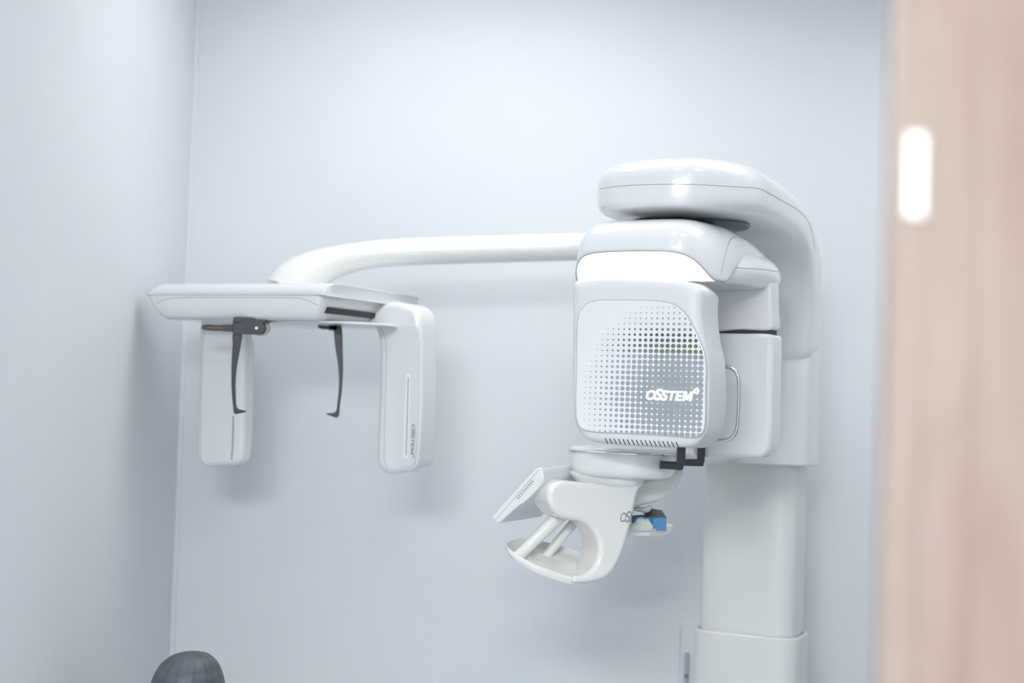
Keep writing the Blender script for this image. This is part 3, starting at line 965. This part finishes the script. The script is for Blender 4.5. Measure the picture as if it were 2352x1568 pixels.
# right hanging leg
GF = Frame((W.y(915, 900, 3.46).x, 3.46, 0), 25)
gp = [(845, 742), (850, 728), (866, 712), (884, 697), (900, 692), (925, 695), (948, 702), (960, 715), (967, 738), (968, 780), (968, 850), (967, 950), (962, 1030), (957, 1066), (947, 1079), (915, 1087), (893, 1088), (876, 1080), (867, 1062), (866, 1020), (869, 950), (872, 860), (871, 790), (866, 765), (857, 750)]
gpoly = pxpoly(gp, GF, 0.0, 4)
rleg = link('collimator_leg', prism(gpoly, -0.006, 0.085, 0.016, GF, 6, 0.012), M_SHELL, mach, sharp=60)
brl = surface(rleg)
# raised flat face of the leg
gp2 = [(918, 753), (926, 746), (940, 746), (958, 750), (962, 770), (962, 850), (960, 950), (955, 1040), (950, 1066), (925, 1071), (912, 1064), (910, 1040), (912, 900), (915, 790)]
g2 = pxpoly(gp2, GF, -0.006, 4)
link('face_plate', prism(g2, -0.0075, 0.0, 0.001, GF, 2), M_SATIN, rleg, sharp=40)
seam('seam_line', brl, [(857, 735), (870, 745), (880, 762), (886, 785), (888, 815), (887, 860), (885, 930), (883, 1000), (882, 1040), (884, 1062), (892, 1080)], rleg, r=0.0006)
sx = [GF.y(a, b, -0.0075) for a, b in ((932, 858), (943, 858), (937, 1052), (926, 1052))]
link('slit_surround', prism([Vector((p.x, p.z)) for p in sx], -0.0085, -0.006, 0.0005, GF, 1), M_PALELINE, rleg, smooth=False)
sx = [GF.y(a, b, -0.009) for a, b in ((937.2, 866), (938.4, 866), (933.2, 1045), (932.0, 1045))]
link('slit', prism([Vector((p.x, p.z)) for p in sx], -0.0092, -0.008, 0.0002, GF, 1), M_SLIT, rleg, smooth=False)
bfp = surface(bpy.data.objects['face_plate'])
ta = GF.y(946.5, 974, -0.008); tb = GF.y(942.5, 1052, -0.008)
dv_ = (tb - ta); dv_.normalize()
lettering('leg_lettering', GF, ta, (dv_.x, 0, dv_.z), (-dv_.z, 0, dv_.x), (tb - ta).length, 0.01, bfp, rleg, M_INKD, 0.0008, height=0.0085)

# left hanging leg
HF = Frame((W.y(505, 900, 3.56).x, 3.56, 0), 22)
hpx = [(462, 725), (500, 725), (545, 725), (556, 740), (560, 770), (565, 790), (565, 850), (563, 950), (559, 1030), (555, 1055), (545, 1065), (510, 1069), (472, 1071), (458, 1064), (451, 1048), (451, 1000), (454, 900), (457, 800), (459, 750)]
hpoly = pxpoly(hpx, HF, 0.0, 4)
lleg = link('sensor_leg', prism(hpoly, -0.004, 0.045, 0.014, HF, 6), M_SHELL, mach, sharp=60)
bll = surface(lleg)
seam('seam_line', bll, [(474, 745), (468, 770), (465, 810), (463, 880), (461, 960), (459.5, 1030), (461, 1052), (468, 1066)], lleg, r=0.0006)
seam('slit', bll, [(536, 955), (535.5, 985), (534.5, 1020), (532, 1055)], lleg, r=0.0012, material=M_SLIT)

# ear supports
EF = Frame((0, 3.36, 0), 0)


def part(name, pts, y0, y1, bev, m, par, smooth=True, per=4, fr=EF):
    return link(name, prism(pxpoly(pts, fr, y0, per, smooth), y0, y1, bev, fr, 3), m, par, sharp=45)


link('ear_support_pad', prism(pxpoly([(586, 741), (606, 740), (615, 743), (620, 754), (615, 765), (606, 769), (586, 768)], EF, 0.012, 4), 0.012, 0.024, 0.002, EF, 2), mat('taupe_pad', (0.42, 0.39, 0.34), 0.5), mach)
e1 = part('ear_support', [(535, 738), (535, 740), (560, 739), (592, 739), (604, 742), (610, 753), (604, 765), (594, 767), (560, 767), (535, 766), (534, 752)], 0.0, 0.014, 0.002, M_BLACK, mach)
link('mount_block', box(EF.y(536, 735, 0).x, EF.y(612, 735, 0).x, 0.0, 0.05, EF.y(570, 741, 0).z, zbt + 0.004, 0.001, EF), M_BLACK, e1)
part('arm_bar', [(463, 749), (470, 745), (500, 746), (540, 747), (540, 759), (500, 759.5), (470, 757.5), (463, 755)], 0.003, 0.010, 0.0015, M_BLACK, e1)
part('brass_strip', [(474, 751.3), (510, 751.8), (510, 753.6), (474, 753.0)], 0.0022, 0.004, 0.0003, mat('brass', (0.25, 0.17, 0.07), 0.5, metal=0.5), e1, False, 1)
sc_ = EF.y(590, 753, 0)
link('screw', loft([[Vector((sc_.x + r * math.cos(2 * PI * k / 20), y_, sc_.z + r * math.sin(2 * PI * k / 20))) for k in range(20)] for r, y_ in ((0.0038, 0.001), (0.0038, -0.001), (0.003, -0.0016), (0.001, -0.0012))], EF), M_CHROME, e1)
part('hanging_arm', [(535, 766), (554, 768), (553, 785), (548, 812), (543, 840), (540, 870), (540, 900), (543, 936), (549, 940), (565, 944), (563, 946), (550, 949), (538, 950), (535, 935), (532, 900), (531, 860), (532, 820), (534, 790)], 0.001, 0.012, 0.0018, M_BLACK, e1, True, 4)

e2 = part('ear_support', [(730, 747), (756, 748), (782, 746), (785, 760), (786, 800), (787, 830), (786, 870), (784, 900), (780, 930), (777, 955), (773, 959), (760, 955), (749, 951), (751, 949), (770, 946), (775, 920), (778, 890), (778, 860), (775, 830), (771, 805), (768, 780), (766, 760), (763, 757), (733, 754)], 0.07, 0.082, 0.0016, M_BLACK, mach)
link('mount_block', box(EF.y(755, 740, .07).x, EF.y(776, 740, .07).x, 0.07, 0.09, EF.y(570, 752, 0.07).z, zbt + 0.004, 0.001, EF), M_DARK, e2)
for yy_ in (762, 789):
    q = EF.y(783, yy_, 0.069)
    link('screw_hole', box(q.x - 0.0016, q.x + 0.0016, 0.0685, 0.071, q.z - 0.005, q.z + 0.005, 0.0004, EF, 1), M_SLIT, e2)

# ------------------------------------------------------------------ blue box with films on the accessory tray
bc = W.y(1499, 1217, 3.175); bc.z = zt3 - 0.002
BF = Frame((bc.x, bc.y, 0), 0)
ang = math.radians(-42)
BF.R = Matrix.Rotation(math.radians(38), 3, 'Z')
zb0 = bc.z; bh_ = W.y(1494, 1189, 3.175).z - zb0
bx = thing('glove_box', 'open blue cardboard box of white gloves on the small tray behind the leg', 'box', (bc.x, bc.y, zb0))
Wd, Dp, T = 0.042, 0.070, 0.0012
link('carton', join([box(0, Wd, 0, T, zb0, zb0 + bh_, 0.0003, BF, 1), box(0, Wd, Dp - T, Dp, zb0, zb0 + bh_, 0.0003, BF, 1), box(0, T, 0, Dp, zb0, zb0 + bh_, 0.0003, BF, 1), box(Wd - T, Wd, 0, Dp, zb0, zb0 + bh_, 0.0003, BF, 1), box(0, Wd, 0, Dp, zb0, zb0 + T, 0.0003, BF, 1)]), M_BLUE, bx, smooth=False)
link('inner_lining', box(T, Wd - T, T, Dp - T, zb0 + bh_ * 0.7, zb0 + bh_ * 0.9, 0.0, BF), M_BROWN, bx, smooth=False)
fl = [Vector((Wd, 0, zb0 + bh_)), Vector((Wd, Dp, zb0 + bh_)), Vector((Wd * 0.75, Dp * 0.98, zb0 + bh_ + 0.018)), Vector((Wd * 0.78, Dp * 0.08, zb0 + bh_ + 0.016))]
fl2 = [v + Vector((-0.0012, 0, -0.0004)) for v in fl]
link('carton_flap', mesh_from([BF.w(v) for v in fl + fl2], [(0, 1, 2, 3), (7, 6, 5, 4), (0, 4, 5, 1), (1, 5, 6, 2), (2, 6, 7, 3), (3, 7, 4, 0)]), M_BROWN, bx, smooth=False)


def crumple(name, pts_px, yy, depth, m, label, cat_, parent=None):
    P = [W.y(a, b, yy) for a, b in pts_px]
    P = cat(P, 5)
    c = sum(P, Vector()) / len(P)
    rings = []
    for s, dy in ((0.15, -depth), (0.45, -depth * 0.92), (0.72, -depth * 0.7), (0.90, -depth * 0.38), (1.0, 0), (0.9, depth * 0.35), (0.6, depth * 0.5)):
        rings.append([c + (p - c) * s * (1 + random.uniform(-0.03, 0.03)) + Vector((0, dy + random.uniform(-0.001, 0.001), 0)) for p in P])
    o_ = link(name, loft(rings), m, parent, sub=1)
    if label: o_['label'] = label; o_['category'] = cat_
    return o_


crumple('glove_stack', [(1440, 1173), (1456, 1163), (1478, 1164), (1496, 1160), (1497, 1166), (1493, 1174), (1484, 1178), (1468, 1175), (1450, 1172)], 3.20, 0.006, M_TISSUE, None, None, bx)
crumple('plastic_pouch', [(1440, 1215), (1446, 1204), (1456, 1199), (1462, 1191), (1472, 1187), (1482, 1191), (1489, 1190), (1494, 1198), (1501, 1208), (1500, 1216), (1494, 1220), (1470, 1221), (1450, 1221)], 3.158, 0.010, M_CLEARFILM,
        'crumpled pale plastic pouch lying in front of the blue box on the tray', 'pouch')

# ------------------------------------------------------------------ dark draped apron, bottom left
AY = 3.0
aC = W.y(426, 1502, AY)
ztop = aC.z
rA = 0.079


def apron():
    rings = []
    prof = [(0.05, 0.0), (0.30, -0.002), (0.55, -0.010), (0.74, -0.023), (0.88, -0.041), (1.0, -0.070), (1.10, -0.115), (1.16, -0.19), (1.22, -0.35), (1.30, -0.6), (1.35, -ztop + 0.0)]
    Nn = 96
    for s, dz in prof:
        rg = []
        for i in range(Nn):
            t = 2 * PI * i / Nn
            fold = 1 + 0.010 * min(1, s) ** 2 * math.sin(9 * t + 2 * s) + (0.05 * math.sin(7 * t + s * 3) if dz < -0.15 else 0)
            bumpy = 0.0014 * math.sin(31 * t + 9 * s) + 0.0012 * math.sin(17 * t + 4 * s) if 0.35 < s < 1.05 else 0
            x = aC.x + rA * s * fold * math.cos(t) + 0.004 * (1 - min(1, s))
            y = AY + 0.03 + rA * 1.15 * s * fold * math.sin(t)
            z = ztop + dz + bumpy - 0.012 * min(1, s) * math.cos(t) * (-1)  * 0.35
            rg.append(Vector((x, y, max(z, 0.0))))
        rings.append(rg)
    return loft(rings)


ap_ = link('draped_apron', apron(), M_CLOTH, sub=1)
ap_['label'] = 'dark grey creased draped apron, its rounded top rising at the bottom left'
ap_['category'] = 'apron'
# lapped edge of the covering: a ridge along the left shoulder
bap = surface(ap_)
rp = [on_surface(bap, a, b, 0.0004) for a, b in ((335, 1566), (345, 1548), (358, 1532), (372, 1519), (385, 1511), (398, 1505), (412, 1503))]
rp = [p for p in rp if p is not None]
if len(rp) > 3: link('hem', tube(cat(rp, 4, False), 0.0022, 8), mat('dark_hem', (0.04, 0.042, 0.055), 0.5), ap_)

# ------------------------------------------------------------------ wall outlet box half hidden behind the column
jb = thing('wall_conduit', 'pale grey conduit on the back wall, left of the column sleeve', 'conduit', (W.y(1572, 1500, 3.97).x, 3.98, 0))
q0 = W.y(1566, 1440, 3.96); q1 = W.y(1592, 1440, 3.96)
link('cover', box(q0.x, q1.x + 0.03, 3.972, BACK, 0.05, q0.z, 0.004), mat('cover_grey', (0.72, 0.745, 0.775), 0.7), jb)
q0 = W.y(1572, 1500, 3.96)
link('cable', tube([Vector((q0.x + 0.008, 3.966, 0.05)), Vector((q0.x + 0.008, 3.966, 0.5)), Vector((q0.x + 0.008, 3.966, q0.z))], 0.006, 12), M_PIPE, jb)
q0 = W.y(1577, 1553, 3.955)
link('screw', box(q0.x - 0.005, q0.x + 0.005, 3.955, 3.975, q0.z - 0.004, q0.z + 0.004, 0.001), mat('green_screw', (0.10, 0.13, 0.11), 0.5), jb)

for o_ in [o for o in bpy.data.objects if o.type == 'EMPTY']:
    pass
